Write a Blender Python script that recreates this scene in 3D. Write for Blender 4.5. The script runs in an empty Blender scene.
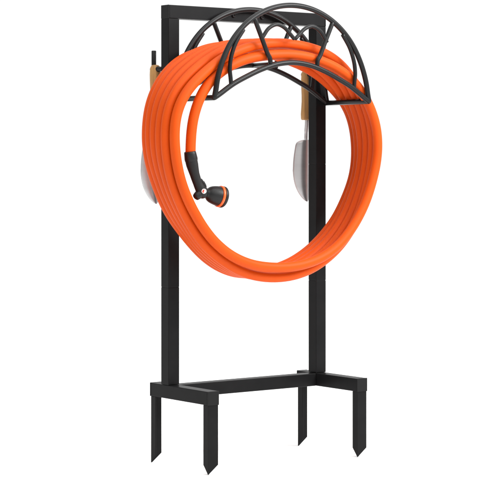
import bpy, bmesh, math, random
from mathutils import Vector, Matrix
random.seed(7)
scene = bpy.context.scene
COL = scene.collection
R = math.radians

# ------------------------------------------------------------------ camera, studio light
cam_d = bpy.data.cameras.new('camera'); cam = bpy.data.objects.new('camera', cam_d); COL.objects.link(cam)
cam.location = (-2.7437, -3.65566, 0.69921)
cam.rotation_euler = (R(90), 0, -0.64085)
cam_d.sensor_width = 36.0; cam_d.lens = 144.52; cam_d.shift_y = -0.1626
cam_d.clip_start = 0.1; cam_d.clip_end = 500
scene.camera = cam

w = bpy.data.worlds.new('World'); scene.world = w; w.use_nodes = True
nt = w.node_tree; nt.nodes.clear()
wo = nt.nodes.new('ShaderNodeOutputWorld'); bg = nt.nodes.new('ShaderNodeBackground')
tc = nt.nodes.new('ShaderNodeTexCoord')
dot = nt.nodes.new('ShaderNodeVectorMath'); dot.operation = 'DOT_PRODUCT'
dot.inputs[1].default_value = (0.598, 0.801, 0.0)         # the white wall of the studio stands on this side
mr = nt.nodes.new('ShaderNodeMapRange'); mr.interpolation_type = 'SMOOTHSTEP'
mr.inputs['From Min'].default_value = 0.25; mr.inputs['From Max'].default_value = 0.85
mr.inputs['To Min'].default_value = 0.36; mr.inputs['To Max'].default_value = 1.06
nt.links.new(tc.outputs['Generated'], dot.inputs[0]); nt.links.new(dot.outputs['Value'], mr.inputs['Value'])
sep = nt.nodes.new('ShaderNodeSeparateXYZ'); nt.links.new(tc.outputs['Generated'], sep.inputs[0])
mz = nt.nodes.new('ShaderNodeMapRange'); mz.interpolation_type = 'SMOOTHSTEP'                # overhead glow added to the world to brighten the ground and soften shadows
mz.inputs['From Min'].default_value = -0.02; mz.inputs['From Max'].default_value = 0.6
mz.inputs['To Min'].default_value = 0.0; mz.inputs['To Max'].default_value = 0.95
mm = nt.nodes.new('ShaderNodeMath'); mm.operation = 'MAXIMUM'
nt.links.new(sep.outputs['Z'], mz.inputs['Value']); nt.links.new(mz.outputs['Result'], mm.inputs[0]); nt.links.new(mr.outputs['Result'], mm.inputs[1])
nt.links.new(mm.outputs[0], bg.inputs['Strength']); bg.inputs['Color'].default_value = (1, 1, 1, 1)
nt.links.new(bg.outputs['Background'], wo.inputs['Surface'])

def area(name, loc, target, size, power, col=(1, 1, 1)):
    l = bpy.data.lights.new(name, 'AREA'); l.shape = 'RECTANGLE'; l.size, l.size_y = size; l.energy = power; l.color = col
    o = bpy.data.objects.new(name, l); COL.objects.link(o); o.location = loc
    o.rotation_euler = (Vector(target) - Vector(loc)).to_track_quat('-Z', 'Y').to_euler()
    return o
sl = bpy.data.lights.new('studio_key', 'SUN'); sl.energy = 2.1; sl.angle = R(80); sl.color = (1, .985, .96)
sun = bpy.data.objects.new('studio_key', sl); COL.objects.link(sun); sun.location = (1, -3, 3)
sun.rotation_euler = Vector((-.05, .7, -.85)).to_track_quat('-Z', 'Y').to_euler()
area('front_softbox', (.95, -1.5, 1.75), (0, 0, .92), (1.1, .9), 46)
area('top_softbox', (.0, -.2, 3.2), (0, 0, .5), (2.8, 2.8), 30)
scene.view_settings.view_transform = 'Standard'; scene.view_settings.look = 'None'
scene.view_settings.exposure = 0.0; scene.view_settings.gamma = 1.0

# ------------------------------------------------------------------ materials
def mat(name, col, rough=.5, spec=.5, metal=0.0, noise=None, bump=None, coat=0.0):
    m = bpy.data.materials.new(name); m.use_nodes = True; n = m.node_tree; b = n.nodes['Principled BSDF']
    b.inputs['Base Color'].default_value = (*col, 1); b.inputs['Roughness'].default_value = rough
    b.inputs['Specular IOR Level'].default_value = spec; b.inputs['Metallic'].default_value = metal
    b.inputs['Coat Weight'].default_value = coat
    t = n.nodes.new('ShaderNodeTexCoord')
    if noise:                                   # (scale, amount): gentle variation of colour
        mp = n.nodes.new('ShaderNodeMapping'); mp.inputs['Scale'].default_value = noise[0]
        nz = n.nodes.new('ShaderNodeTexNoise'); nz.inputs['Scale'].default_value = 1; nz.inputs['Detail'].default_value = 4
        n.links.new(t.outputs['Object'], mp.inputs['Vector']); n.links.new(mp.outputs['Vector'], nz.inputs['Vector'])
        r = n.nodes.new('ShaderNodeMapRange'); r.inputs['From Min'].default_value = .3; r.inputs['From Max'].default_value = .7
        r.inputs['To Min'].default_value = 1 - noise[1]; r.inputs['To Max'].default_value = 1 + noise[1]
        mx = n.nodes.new('ShaderNodeVectorMath'); mx.operation = 'SCALE'; mx.inputs[0].default_value = col
        n.links.new(nz.outputs['Fac'], r.inputs['Value']); n.links.new(r.outputs['Result'], mx.inputs['Scale'])
        n.links.new(mx.outputs['Vector'], b.inputs['Base Color'])
    if bump:                                    # (scale, strength, distance)
        nb = n.nodes.new('ShaderNodeTexNoise'); nb.inputs['Scale'].default_value = bump[0]; nb.inputs['Detail'].default_value = 3
        bp = n.nodes.new('ShaderNodeBump'); bp.inputs['Strength'].default_value = bump[1]; bp.inputs['Distance'].default_value = bump[2]
        n.links.new(t.outputs['Object'], nb.inputs['Vector']); n.links.new(nb.outputs['Fac'], bp.inputs['Height'])
        n.links.new(bp.outputs['Normal'], b.inputs['Normal'])
    return m
M_STEEL = mat('black powder coated steel', (.0085, .0085, .0089), .36, .075, bump=(900, .12, .0006), noise=((25, 25, 25), .12))
M_ROD = mat('black coated rod', (.0085, .0085, .0089), .30, .22, bump=(900, .08, .0005))
M_CAP = mat('black plastic cap', (.007, .007, .0073), .45, .16, bump=(700, .1, .0005))
M_HOSE = mat('orange rubber hose', (.58, .066, .0024), .50, .14, bump=(350, .06, .0006), noise=((14, 14, 14), .04))
M_BLACK = mat('black nozzle plastic', (.008, .008, .0085), .42, .28, bump=(600, .25, .0008))
M_GRIP = mat('soft black grip', (.009, .009, .0093), .55, .25, bump=(1100, .4, .0008))
M_RING = mat('orange plastic ring', (.85, .11, .015), .35, .5)
M_WHITE = mat('white plastic', (.75, .75, .75), .3, .5)
M_RED = mat('red print', (.65, .06, .03), .4, .4)
M_WOOD = mat('ash wood', (.39, .21, .07), .5, .35, noise=((160, 160, 9), .28), bump=(300, .1, .0005))
M_BLADE = mat('brushed stainless steel', (.50, .50, .505), .32, .5, metal=.75, noise=((8, 8, 60), .06), bump=(500, .05, .0004))
M_GROUND = mat('white paper', (.95, .95, .95), .9, .1)

# ------------------------------------------------------------------ mesh helpers
def link(name, bm, m, parent=None, smooth=True, bevel=0.0):
    bmesh.ops.recalc_face_normals(bm, faces=bm.faces[:])
    me = bpy.data.meshes.new(name); bm.to_mesh(me); bm.free()
    mats = m if isinstance(m, (list, tuple)) else [m]
    for x in mats: me.materials.append(x)
    o = bpy.data.objects.new(name, me); COL.objects.link(o)
    if smooth:
        for p in me.polygons: p.use_smooth = True
    if bevel:
        b = o.modifiers.new('bevel', 'BEVEL'); b.width = bevel; b.segments = 3; b.limit_method = 'ANGLE'; b.angle_limit = R(40)
        b.harden_normals = True
    if parent is not None: o.parent = parent
    return o
def empty(name, loc=(0, 0, 0)):
    o = bpy.data.objects.new(name, None); COL.objects.link(o); o.location = loc; o.empty_display_size = .05
    return o
def tag(o, label=None, cat=None, group=None, kind=None):
    if label: o['label'] = label
    if cat: o['category'] = cat
    if group: o['group'] = group
    if kind: o['kind'] = kind
def box(bm, x0, x1, y0, y1, z0, z1):
    v = [bm.verts.new((x, y, z)) for x in (x0, x1) for y in (y0, y1) for z in (z0, z1)]
    for f in ((0, 1, 3, 2), (4, 6, 7, 5), (0, 4, 5, 1), (2, 3, 7, 6), (0, 2, 6, 4), (1, 5, 7, 3)):
        bm.faces.new([v[i] for i in f])
def spline(pts, n=8):
    pts = [Vector(p) for p in pts]; out = []
    for i in range(len(pts) - 1):
        p1, p2 = pts[i], pts[i + 1]
        p0 = pts[i - 1] if i else p1 * 2 - p2
        p3 = pts[i + 2] if i + 2 < len(pts) else p2 * 2 - p1
        for k in range(n):
            t = k / n
            out.append(.5 * ((2 * p1) + (p2 - p0) * t + (2 * p0 - 5 * p1 + 4 * p2 - p3) * t * t + (3 * p1 - p0 - 3 * p2 + p3) * t ** 3))
    out.append(pts[-1]); return out
def tube(bm, pts, r, sides=14, cap=True, closed=False):
    """sweep a round section along pts; r is one radius or one per point"""
    pts = [Vector(p) for p in pts]; n = len(pts)
    rr = r if isinstance(r, (list, tuple)) else [r] * n
    T = []
    for i in range(n):
        a = pts[max(i - 1, 0)]; b = pts[min(i + 1, n - 1)]; T.append((b - a).normalized())
    u = T[0].orthogonal().normalized(); rings = []
    for i in range(n):
        u = (u - T[i] * u.dot(T[i])).normalized(); v = T[i].cross(u)
        rings.append([bm.verts.new(pts[i] + (u * math.cos(2 * math.pi * k / sides) + v * math.sin(2 * math.pi * k / sides)) * rr[i]) for k in range(sides)])
    for i in range(n - 1):
        for k in range(sides):
            bm.faces.new((rings[i][k], rings[i][(k + 1) % sides], rings[i + 1][(k + 1) % sides], rings[i + 1][k]))
    if cap:
        for ring, t, rad, s in ((rings[0], T[0], rr[0], -1), (rings[-1], T[-1], rr[-1], 1)):
            c = sum((q.co for q in ring), Vector()) / sides
            inner = [bm.verts.new(c + (q.co - c) * .8 + t * s * min(rad, .004) * .25) for q in ring]
            for k in range(sides): bm.faces.new((ring[k], ring[(k + 1) % sides], inner[(k + 1) % sides], inner[k]))
            bm.faces.new(inner)
def lathe(bm, base, axis, prof, sides=32, squash=None):
    """prof: (distance along axis, radius)"""
    base = Vector(base); ax = Vector(axis).normalized(); u = Vector((0, -1, 0)) if abs(ax.y) < .95 else Vector((0, 0, 1)); u = (u - ax * u.dot(ax)).normalized(); v = ax.cross(u)
    rings = []
    for d, r in prof:
        c = base + ax * d; s = squash or 1
        rings.append([bm.verts.new(c + u * math.cos(2 * math.pi * k / sides) * r * s + v * math.sin(2 * math.pi * k / sides) * r) for k in range(sides)])
    for i in range(len(rings) - 1):
        for k in range(sides): bm.faces.new((rings[i][k], rings[i][(k + 1) % sides], rings[i + 1][(k + 1) % sides], rings[i + 1][k]))
    bm.faces.new(rings[0]); bm.faces.new(rings[-1])
def fillet(pts, r, n=6):
    """round the corners of a polyline"""
    pts = [Vector(p) for p in pts]; out = [pts[0]]
    for i in range(1, len(pts) - 1):
        a = (pts[i - 1] - pts[i]); b = (pts[i + 1] - pts[i]); d = min(r, a.length * .45, b.length * .45)
        a = pts[i] + a.normalized() * d; b = pts[i] + b.normalized() * d
        for k in range(n + 1):
            t = k / n; out.append(a * (1 - t) ** 2 + pts[i] * 2 * t * (1 - t) + b * t * t)
    out.append(pts[-1]); return out

# ------------------------------------------------------------------ ground
bm = bmesh.new(); bmesh.ops.create_circle(bm, cap_ends=True, segments=64, radius=150)
ground = link('ground', bm, M_GROUND, smooth=False); tag(ground, 'plain white studio ground under the stakes', 'ground', kind='structure')

# ------------------------------------------------------------------ the stand
S = .0305; W = .43555; H = 1.06009; ZT = .18639; HB = .0308; YF = -.17015; YB = .06097
h = S / 2
stand = empty('hose_stand', (0, 0, 0))
tag(stand, 'black square-tube steel hose stand with arched hanger, crossbar and four pointed ground stakes', 'hose stand')
post_top = H - HB - .0001
for sx in (-1, 1):
    bm = bmesh.new(); cx = sx * W / 2
    zs = [ZT + .0004, .411, .694, post_top]
    for a, b in zip(zs[:-1], zs[1:]): box(bm, cx - h, cx + h, -h, h, a, b - .0002)
    for z in zs[1:-1]: box(bm, cx - h + .0006, cx + h - .0006, -h + .0006, h - .0006, z - .02, z + .02)     # inner sleeve at each joint
    link('post', bm, M_STEEL, stand, smooth=True, bevel=.0014)
bm = bmesh.new(); box(bm, -W / 2 - h + .003, W / 2 + h - .003, -h, h, H - HB, H)
top = link('top_bar', bm, M_STEEL, stand, bevel=.0011)
for sx in (-1, 1):
    bm = bmesh.new(); xa, xb = sorted((sx * (W / 2 + h - .0028), sx * (W / 2 + h)))
    box(bm, xa, xb, -h - .0003, h + .0003, H - HB - .0003, H + .0003)
    link('end_cap', bm, M_CAP, top, bevel=.001)
bm = bmesh.new(); box(bm, -W / 2 + h + .0004, W / 2 - h - .0004, -h, h, ZT - HB, ZT - .0006)
link('crossbar', bm, M_STEEL, stand, bevel=.0016)
for sx in (-1, 1):
    cx = sx * W / 2
    bm = bmesh.new(); box(bm, cx - h, cx + h, YF + .003, YB - .003, ZT - HB, ZT)
    sb = link('side_bar', bm, M_STEEL, stand, bevel=.0016)
    for ya, yb_ in ((YF, YF + .0028), (YB - .0028, YB)):
        bm = bmesh.new(); box(bm, cx - h - .0004, cx + h + .0004, ya, yb_, ZT - HB - .0004, ZT + .0004)
        link('end_cap', bm, M_CAP, sb, bevel=.001)
    for yc, sy in ((YF + .002, 1), (YB - .002, -1)):
        # an unequal steel angle, its corner on the outer side, cut to a point at the corner
        x0 = cx - h + .0016; la, lb, t = .0282, .0185, .0026; zt = ZT - HB - .0003; rise = .0212
        bm = bmesh.new()
        prof = [(0, 0), (la, 0), (la, t), (t, t), (t, lb), (0, lb)]
        zz = [0, rise, rise, rise * .07, rise, rise]
        lo = [bm.verts.new((x0 + px, yc + sy * py, z)) for (px, py), z in zip(prof, zz)]
        hi = [bm.verts.new((x0 + px, yc + sy * py, zt)) for px, py in prof]
        for k in range(6): bm.faces.new((lo[k], lo[(k + 1) % 6], hi[(k + 1) % 6], hi[k]))
        for ring in (lo, hi):
            bm.faces.new([ring[i] for i in (0, 1, 2, 3)]); bm.faces.new([ring[i] for i in (0, 3, 4, 5)])
        link('stake', bm, M_STEEL, stand, bevel=.0006)

# hanger: front and rear hoop, rails between their feet, and the bent rods inside them
YD, YR, ZF = -.18469, -.02809, .8424
def hoop(a):                                   # nearly a half circle, its shoulders a little flatter
    r = .2240 - .0014 * math.exp(-((a - 68) / 16) ** 2)
    return (r * math.sin(R(a)), .8345 + r * math.cos(R(a)))
half = [hoop(a) for a in range(0, 86, 7)] + [(.2258, ZF)]
def arch(y):
    L = [(-x, y, z) for x, z in half[::-1]] + [(x, y, z) for x, z in half[1:]]
    return spline(L, 7)
RO = .0062
bm = bmesh.new()
fa = arch(YD)
path = [Vector((-.2258, YR + .006, ZF))] + fa + [Vector((.2258, YR + .006, ZF))]
k = len(path)
path = fillet([path[0], path[1], path[3]], .014)[:-1] + path[3:k - 3] + fillet([path[k - 4], path[k - 2], path[k - 1]], .012)[1:]
tube(bm, path, RO, 16)
hanger = link('hose_hanger', bm, M_ROD, stand)
bm = bmesh.new(); tube(bm, arch(YR), RO, 16); link('rear_hoop', bm, M_ROD, hanger)
for y in (YD, YR):
    q = [(.2258, ZF), (.2115, .8505), (.1745, .8735), (.1368, .8915), (.0926, .9095), (.0475, .9223), (0, .9272)]
    L = [(-x, y, z) for x, z in q] + [(x, y, z) for x, z in q[::-1][1:]]
    bm = bmesh.new(); tube(bm, spline(L, 7), .0060, 16); link('saddle_rod', bm, M_ROD, hanger)
bm = bmesh.new(); tube(bm, [(0, YD, .927), (0, YR, .927)], .0052, 14); link('cross_rod', bm, M_ROD, hanger)
for y in (YD, YR):
    for sx in (-1, 1):
        L = [(sx * x, y, z) for x, z in [(.1155, 1.0265), (.0936, .981), (.0776, .947), (.0702, .9355), (.0683, .9235)]]
        bm = bmesh.new(); tube(bm, spline(L, 6), .0053, 14); link('brace_rod', bm, M_ROD, hanger)
        L = [(sx * x, y, z) for x, z in [(.1790, .8690), (.1812, .888), (.1832, .906), (.1808, .929), (.1735, .952), (.1635, .972), (.1450, .9970)]]
        bm = bmesh.new(); tube(bm, spline(L, 6), .0048, 14); link('curled_rod', bm, M_ROD, hanger)
for sx in (-1, 1):
    L = [(.002 + sx * x, YD, z) for x, z in [(.0955, .978), (.0893, .9865), (.077, 1.0015), (.0615, 1.0105), (.047, 1.0125), (.0295, 1.006), (.015, .994), (.0015, .9815)]]
    bm = bmesh.new(); tube(bm, spline(L, 6), .0045, 14); link('scalloped_rod', bm, M_ROD, hanger)
for x, z in ((-.0475, 1.0435), (.0368, 1.0426), (-.16, 1.0435), (.16, 1.0435)) [:2]:
    bm = bmesh.new(); lathe(bm, (x, -h, z), (0, -1, 0), [(0, .0052), (.002, .0052), (.0034, .0042), (.0036, .0024), (.0026, .0022)], 20)
    link('bolt', bm, M_ROD, stand)
HOOKS = ((-.2285, .9140), (.2200, .9140))
for x, z in HOOKS:
    L = fillet([(x, h - .001, z), (x, h + .036, z), (x, h + .036, .9567)], .01)
    bm = bmesh.new(); tube(bm, L, .0056, 14); link('tool_hook', bm, M_ROD, stand)

# ------------------------------------------------------------------ the hose
hose = empty('garden_hose', (0, -.108, .70))
tag(hose, 'coiled orange garden hose hung over the arched hanger, black spray nozzle on its loose end', 'garden hose')
HP = [(-2785,-1670,7190),(-2777,-1670,7430),(-2757,-1670,7668),(-2717,-1670,7902),(-2651,-1670,8130),(-2559,-1670,8348),(-2439,-1670,8552),(-2292,-1670,8735),
      (-2117,-1671,8891),(-1922,-1671,9024),(-1714,-1671,9139),(-1497,-1671,9234),(-1270,-1670,9308),(-1038,-1670,9362),(-802,-1670,9402),(-564,-1670,9431),(-325,-1670,9450),
      (-85,-1670,9460),(154,-1670,9457),(393,-1670,9440),(630,-1670,9409),(865,-1670,9363),(1096,-1670,9302),(1322,-1670,9226),(1541,-1670,9130),(1748,-1670,9014),
      (1941,-1670,8876),(2117,-1670,8716),(2273,-1670,8537),(2408,-1670,8342),(2519,-1670,8133),(2603,-1670,7912),(2656,-1670,7681),(2677,-1670,7446),(2669,-1670,7209),
      (2634,-1670,6974),(2577,-1670,6742),(2503,-1670,6515),(2416,-1670,6292),(2315,-1670,6075),(2198,-1670,5867),(2066,-1670,5668),(1920,-1670,5479),(1760,-1670,5301),
      (1586,-1670,5139),(1397,-1670,4994),(1194,-1670,4872),(978,-1670,4773),(752,-1670,4695),(521,-1670,4637),(285,-1670,4597),(47,-1670,4575),(-192,-1670,4568),
      (-431,-1670,4575),(-670,-1670,4596),(-906,-1670,4630),(-1139,-1670,4682),(-1366,-1670,4755),(-1585,-1670,4849),(-1793,-1670,4964),(-1989,-1670,5100),(-2172,-1670,5252),
      (-2339,-1670,5422),(-2492,-1670,5605),(-2632,-1670,5799),(-2763,-1670,6000),(-2880,-1670,6208),(-2982,-1670,6424),(-3066,-1670,6647),(-3130,-1670,6877),
      (-3176,-1670,7111),(-3204,-1670,7348),(-3213,-1670,7586),(-3196,-1670,7823),(-3146,-1670,8052),(-3060,-1670,8270),(-2937,-1670,8470),(-2785,-1669,8650),
      (-2610,-1667,8811),(-2423,-1662,8959),(-2227,-1655,9099),(-2026,-1646,9229),(-1815,-1635,9342),(-1597,-1624,9439),(-1372,-1612,9520),(-1143,-1597,9588),
      (-910,-1583,9642),(-675,-1568,9682),(-437,-1554,9709),(-199,-1540,9723),(40,-1528,9723),(279,-1515,9711),(517,-1503,9688),(754,-1491,9654),(988,-1480,9605),
      (1216,-1469,9538),(1437,-1459,9450),(1645,-1451,9337),(1837,-1444,9200),(2010,-1440,9038),(2165,-1437,8857),(2307,-1436,8665),(2434,-1436,8463),(2543,-1436,8251),
      (2628,-1436,8030),(2687,-1436,7800),(2719,-1436,7564),(2726,-1436,7327),(2709,-1436,7089),(2671,-1436,6854),(2614,-1436,6622),(2545,-1436,6392),(2464,-1436,6167),
      (2370,-1436,5947),(2263,-1436,5733),(2140,-1436,5528),(2001,-1436,5335),(1844,-1436,5156),(1671,-1436,4992),(1483,-1436,4845),(1283,-1436,4715),(1073,-1436,4602),
      (854,-1436,4507),(628,-1436,4432),(395,-1436,4378),(159,-1436,4344),(-79,-1436,4329),(-318,-1436,4332),(-556,-1436,4352),(-792,-1436,4390),(-1024,-1436,4446),
      (-1249,-1436,4524),(-1466,-1436,4622),(-1676,-1436,4737),(-1878,-1436,4864),(-2072,-1436,5003),(-2253,-1436,5158),(-2416,-1436,5331),(-2563,-1436,5519),
      (-2698,-1436,5716),(-2822,-1436,5921),(-2936,-1436,6132),(-3039,-1436,6348),(-3126,-1436,6570),(-3196,-1436,6798),(-3246,-1436,7032),(-3278,-1436,7269),
      (-3291,-1436,7507),(-3284,-1436,7745),(-3251,-1436,7979),(-3186,-1436,8205),(-3086,-1435,8418),(-2954,-1433,8613),(-2796,-1429,8789),(-2619,-1423,8949),
      (-2430,-1415,9094),(-2231,-1405,9227),(-2024,-1394,9346),(-1810,-1383,9451),(-1588,-1371,9539),(-1360,-1358,9608),(-1127,-1345,9659),(-891,-1332,9695),
      (-653,-1319,9718),(-413,-1307,9731),(-174,-1296,9736),(66,-1286,9732),(305,-1275,9720),(543,-1264,9698),(780,-1254,9666),(1015,-1244,9619),(1243,-1234,9553),
      (1463,-1225,9465),(1671,-1217,9351),(1862,-1211,9211),(2033,-1206,9048),(2187,-1204,8866),(2325,-1202,8671),(2449,-1202,8467),(2557,-1202,8255),(2644,-1202,8033),
      (2706,-1202,7804),(2742,-1202,7569),(2754,-1202,7331),(2742,-1202,7094),(2706,-1202,6858),(2650,-1202,6627),(2575,-1202,6399),(2486,-1202,6177),(2385,-1202,5960),
      (2270,-1202,5750),(2140,-1202,5550),(1994,-1202,5362),(1833,-1202,5186),(1657,-1202,5025),(1467,-1202,4880),(1266,-1202,4751),(1056,-1202,4639),(837,-1202,4544),
      (610,-1202,4469),(378,-1202,4413),(142,-1202,4377),(-96,-1202,4359),(-335,-1202,4359),(-573,-1202,4376),(-808,-1202,4413),(-1039,-1202,4473),(-1261,-1202,4557),
      (-1477,-1202,4660),(-1685,-1202,4778),(-1884,-1202,4910),(-2070,-1202,5058),(-2242,-1202,5223),(-2399,-1202,5403),(-2544,-1202,5593),(-2679,-1202,5790),
      (-2805,-1202,5994),(-2919,-1202,6205),(-3020,-1202,6422),(-3107,-1202,6644),(-3181,-1202,6872),(-3236,-1202,7104),(-3270,-1202,7340),(-3281,-1202,7578),
      (-3269,-1202,7816),(-3232,-1202,8050),(-3165,-1202,8275),(-3063,-1201,8487),(-2931,-1199,8683),(-2774,-1195,8860),(-2597,-1189,9019),(-2407,-1181,9162),
      (-2205,-1172,9290),(-1994,-1162,9403),(-1776,-1152,9499),(-1551,-1141,9578),(-1320,-1129,9639),(-1086,-1117,9682),(-848,-1104,9710),(-610,-1091,9725),(-370,-1079,9731),
      (-131,-1068,9729),(108,-1054,9717),(347,-1041,9696),(584,-1030,9664),(820,-1020,9622),(1052,-1010,9566),(1279,-1000,9493),(1497,-991,9399),(1703,-983,9281),
      (1894,-977,9140),(2070,-972,8980),(2229,-970,8803),(2372,-968,8612),(2496,-968,8409),(2601,-968,8195),(2684,-968,7972),(2743,-968,7742),(2776,-968,7506),
      (2786,-968,7269),(2772,-968,7031),(2733,-968,6797),(2669,-968,6567),(2584,-968,6344),(2484,-968,6127),(2373,-968,5915),(2248,-968,5712),(2107,-968,5519),
      (1951,-968,5339),(1781,-968,5171),(1598,-968,5017),(1404,-968,4878),(1200,-968,4754),(987,-968,4647),(765,-968,4558),(537,-968,4487),(304,-968,4435),(68,-968,4401),
      (-171,-968,4383),(-410,-968,4383),(-647,-968,4402),(-880,-968,4446),(-1106,-968,4517),(-1326,-968,4610),(-1537,-968,4722),(-1738,-968,4850),(-1928,-968,4994),
      (-2103,-968,5156),(-2265,-968,5331),(-2418,-968,5516),(-2562,-968,5707),(-2696,-968,5906),(-2818,-968,6112),(-2926,-968,6325),(-3023,-968,6544),(-3109,-968,6767),
      (-3182,-968,6995),(-3235,-968,7227),(-3262,-968,7463),(-3264,-968,7700),(-3243,-968,7937),(-3195,-968,8169),(-3117,-968,8392),(-3008,-966,8601),(-2869,-964,8792),
      (-2707,-959,8964),(-2525,-954,9118),(-2330,-947,9254),(-2122,-939,9372),(-1906,-929,9473),(-1683,-918,9556),(-1453,-906,9622),(-1220,-894,9670),(-983,-881,9700),
      (-744,-868,9714),(-505,-856,9717),(-266,-845,9709),(-27,-833,9691),(211,-819,9662),(447,-804,9622),(682,-792,9573),(913,-781,9513),(1141,-771,9440),(1363,-762,9351),
      (1577,-754,9247),(1782,-747,9125),(1976,-741,8986),(2155,-738,8829),(2323,-735,8660),(2479,-734,8479),(2616,-734,8286),(2725,-734,8078),(2802,-734,7855),
      (2850,-734,7622),(2873,-734,7386),(2873,-734,7148),(2849,-734,6911),(2798,-734,6680),(2721,-734,6455),(2623,-734,6237),(2513,-734,6025),(2391,-734,5819),
      (2255,-734,5624),(2102,-734,5440),(1935,-734,5269),(1757,-734,5110),(1567,-734,4965),(1367,-734,4834),(1158,-734,4719),(941,-734,4620),(716,-734,4539),
      (486,-734,4477),(251,-734,4432),(14,-734,4402),(-225,-734,4387),(-463,-734,4390),(-699,-734,4416),(-929,-734,4471),(-1153,-734,4553),(-1368,-734,4655),
      (-1573,-734,4776),(-1766,-734,4916),(-1946,-734,5073),(-2114,-734,5243),(-2274,-734,5421),(-2427,-734,5606),(-2570,-734,5797),(-2702,-734,5997),(-2818,-734,6206),
      (-2922,-734,6421),(-3017,-734,6642),(-3102,-734,6865),(-3171,-734,7093),(-3215,-734,7326),(-3233,-734,7563),(-3227,-734,7801),(-3198,-734,8037),(-3142,-734,8267),
      (-3057,-733,8487),(-2942,-732,8693),(-2799,-729,8882),(-2633,-726,9050),(-2448,-721,9199),(-2247,-714,9327),(-2035,-705,9435),(-1814,-695,9523),(-1585,-683,9589),
      (-1351,-671,9633),(-1113,-660,9656),(-873,-650,9661),(-633,-641,9653),(-394,-634,9637),(-151,-627,9613),(93,-615,9578),(328,-591,9529),(556,-568,9475),
      (787,-554,9422),(1019,-544,9363),(1249,-534,9295),(1474,-525,9215),(1693,-517,9120),(1904,-511,9008),(2105,-506,8879),(2295,-503,8735),(2472,-501,8575),
      (2629,-500,8398),(2760,-500,8203),(2858,-500,7990),(2925,-500,7763),(2965,-500,7529),(2982,-500,7291),(2975,-500,7053),(2942,-500,6819),(2880,-500,6591),
      (2791,-500,6370),(2684,-500,6157),(2565,-500,5949),(2435,-500,5749),(2290,-500,5560),(2128,-500,5385),(1954,-500,5221),(1770,-500,5068),(1576,-500,4929),
      (1372,-500,4804),(1160,-500,4695),(940,-500,4602),(713,-500,4528),(480,-500,4471),(245,-500,4429),(7,-500,4399),(-231,-500,4384),(-469,-500,4388),(-703,-500,4420),
      (-932,-500,4481),(-1153,-500,4568),(-1364,-500,4678),(-1563,-500,4808),(-1749,-500,4957),(-1925,-500,5120),(-2092,-500,5291),(-2253,-500,5468),(-2409,-500,5651),
      (-2553,-500,5841),(-2682,-500,6042),(-2796,-500,6252),(-2896,-500,6470),(-2986,-500,6692),(-3062,-500,6918),(-3120,-500,7149),(-3154,-500,7384),(-3163,-500,7622),
      (-3150,-500,7860),(-3115,-500,8095),(-3054,-500,8324),(-2963,-500,8542),(-2844,-500,8746),(-2698,-499,8933),(-2530,-495,9099),(-2341,-489,9241),(-2136,-482,9356),
      (-1916,-474,9442),(-1686,-468,9498),(-1451,-465,9529),(-1213,-463,9540),(-975,-460,9539),(-736,-457,9528),(-498,-453,9509),(-260,-449,9485),(-25,-443,9456)]
bm = bmesh.new(); tube(bm, spline([(a * 1e-4, b * 1e-4, c * 1e-4) for a, b, c in HP], 3), .01145, 24)
def under(o, root): o.parent = root; o.matrix_parent_inverse = Matrix.Translation(-Vector(root.location))
under(link('hose_coil', bm, M_HOSE), hose)

# spray nozzle, in the plane of the front turn
NY = -.167
def nz(x, z, y=NY): return Vector((x, y, z))
bm = bmesh.new()
L = spline([nz(-.2790, .7185), nz(-.2765, .704), nz(-.2735, .692), nz(-.2672, .672), nz(-.2590, .652), nz(-.2520, .6395), nz(-.2478, .632)], 6)
rad = [.0125, .0138, .0134, .0110, .0104, .0116, .0124]; n = len(L)
rr = [rad[min(int(i / 6), 5)] * (1 - (i / 6 - min(int(i / 6), 5))) + rad[min(int(i / 6), 5) + 1] * (i / 6 - min(int(i / 6), 5)) for i in range(n)]
tube(bm, L, rr, 28)
noz = link('spray_nozzle', bm, M_GRIP); under(noz, hose)
NS = []
bm = bmesh.new(); lathe(bm, nz(-.2803, .7225), nz(-.2765, .704) - nz(-.2803, .7225), [(0, .0120), (.001, .0130), (.006, .0137), (.0165, .0147), (.0205, .0144), (.022, .0132)], 36)
NS.append(link('collar', bm, M_BLACK))
bm = bmesh.new()
bmesh.ops.create_uvsphere(bm, u_segments=28, v_segments=18, radius=.0142, matrix=Matrix.Translation(nz(-.2462, .6315)))
tube(bm, [nz(-.2462, .6315), nz(-.256, .6270), nz(-.2620, .6225), nz(-.2645, .6205)], [.0110, .0100, .0090, .0078], 20)
NS.append(link('pivot', bm, M_BLACK))
bm = bmesh.new(); tube(bm, spline([nz(-.2500, .6600), nz(-.2455, .6545), nz(-.2412, .6480), nz(-.2395, .6420)], 5), [.0030] * 5 + [.0042] * 5 + [.0046] * 6, 14)
NS.append(link('thumb_lever', bm, M_BLACK))
ax = Vector((.0497, -.004, -.0105)).normalized()
bm = bmesh.new()
lathe(bm, nz(-.2462, .6315), ax, [(0, .0095), (.0105, .0096), (.0130, .0112), (.0155, .0140), (.0190, .0168), (.0240, .0190), (.0300, .0206), (.0360, .0217), (.0412, .0223), (.0425, .0222)], 48)
NS.append(link('spray_head', bm, M_BLACK))
bm = bmesh.new(); lathe(bm, nz(-.2462, .6315) + ax * .0427, ax, [(0, .0215), (.0004, .0236), (.0022, .0243), (.0052, .0243), (.0058, .0232)], 48); NS.append(link('orange_ring', bm, M_RING))
bm = bmesh.new(); lathe(bm, nz(-.2462, .6315) + ax * .0486, ax, [(0, .0225), (.0004, .0240), (.0018, .0246), (.0062, .0242), (.0080, .0228), (.0084, .0190), (.0070, .0180)], 48); NS.append(link('face_rim', bm, M_BLACK))
bd = Vector((-.45, -.89, .05)).normalized(); bc = nz(-.2445, .6335)
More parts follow.
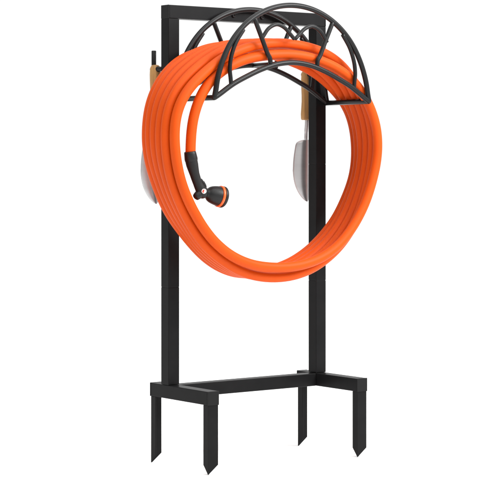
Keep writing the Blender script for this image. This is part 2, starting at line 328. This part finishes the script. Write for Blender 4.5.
bm = bmesh.new(); lathe(bm, bc + bd * .0105, bd, [(0, .0056), (.004, .0056), (.0050, .0050), (.0053, .0042)], 28); NS.append(link('flow_button', bm, M_WHITE))
bm = bmesh.new()
uu = bd.cross(Vector((0, 0, 1))).normalized(); vv = uu.cross(bd)
c0 = bc + bd * .0160
tube(bm, spline([c0 + uu * a + vv * b for a, b in ((-.0004, .0026), (.0020, .0018), (.0006, .0004), (.0026, -.0008), (.0010, -.0030))], 5), .0013, 8)
NS.append(link('button_mark', bm, M_RED))
for o in NS: o.parent = noz

# ------------------------------------------------------------------ trowels
def trowel(x, label, tilt):
    hx, hz, ty = 0.0, 0.0, 0.0                     # origin: the hole through the end of the handle
    root = empty('garden_trowel', (x, .045, .9140))
    tag(root, label, 'trowel', 'garden trowels hung behind the posts')
    # wooden handle with a slim waist
    prof = [(-.0105, .004), (-.0098, .0075), (-.006, .0112), (0, .0126), (.012, .0132), (.03, .0128), (.05, .0119), (.066, .0118), (.082, .0128), (.097, .0138), (.108, .0134), (.1115, .0118), (.1118, .009)]
    bm = bmesh.new(); lathe(bm, (0, 0, 0), (0, 0, -1), prof, 32); link('handle', bm, M_WOOD, root)
    bm = bmesh.new()
    tube(bm, [(0, -.0132, 0), (0, .0132, 0)], .0066, 20); link('grommet', bm, M_CAP, root)
    bm = bmesh.new()
    tube(bm, spline([(.002, 0, -.110), (.002, .001, -.125), (.002, .003, -.140), (.002, .004, -.158), (.002, .004, -.175)], 6), [.0052] * 13 + [.0048] * 6 + [.0042] * 6, 16); link('neck', bm, M_BLADE, root)
    # dished blade: a grid curved across and along, with a real thickness
    bm = bmesh.new(); z0, z1 = -.1600, -.3125; NU, NV = 22, 34; front, back = [], []
    def hw(t):
        if t < .10: return .0265 * (1 - (1 - t / .10) ** 2.4) ** (1 / 2.4) + .001
        if t < .46: return .0280 + .0048 * math.sin((t - .10) / .36 * math.pi / 2)
        return .0328 * max(0, 1 - ((t - .46) / .54) ** 2.4) ** .75 + .0005
    for j in range(NV + 1):
        t = j / NV; t = .5 - .5 * math.cos(math.pi * t); wv = hw(t); fr, bk = [], []
        for i in range(NU + 1):
            u = -1 + 2 * i / NU
            dish = .013 * (u * u) * (wv / .032)
            y = -.004 + dish + .002 * math.sin(t * math.pi)
            fr.append(bm.verts.new((u * wv, y, z0 + (z1 - z0) * t))); bk.append(bm.verts.new((u * wv * .985, y + .0014, z0 + (z1 - z0) * t)))
        front.append(fr); back.append(bk)
    for g, s in ((front, 0), (back, 1)):
        for j in range(NV):
            for i in range(NU): bm.faces.new((g[j][i], g[j][i + 1], g[j + 1][i + 1], g[j + 1][i]))
    rim = [(0, i) for i in range(NU)] + [(j, NU) for j in range(NV)] + [(NV, i) for i in range(NU, 0, -1)] + [(j, 0) for j in range(NV, 0, -1)]
    for a, b in zip(rim, rim[1:] + rim[:1]):
        bm.faces.new((front[a[0]][a[1]], front[b[0]][b[1]], back[b[0]][b[1]], back[a[0]][a[1]]))
    link('blade', bm, M_BLADE, root)
    root.rotation_euler = tilt
    return root
trowel(-.2285, 'wooden-handled steel trowel hung beside the left post, mostly covered by the orange hose', (0, R(0), 0))
trowel(.2200, 'wooden-handled steel trowel hung behind the right post, seen inside the hose ring', (0, R(0), 0))
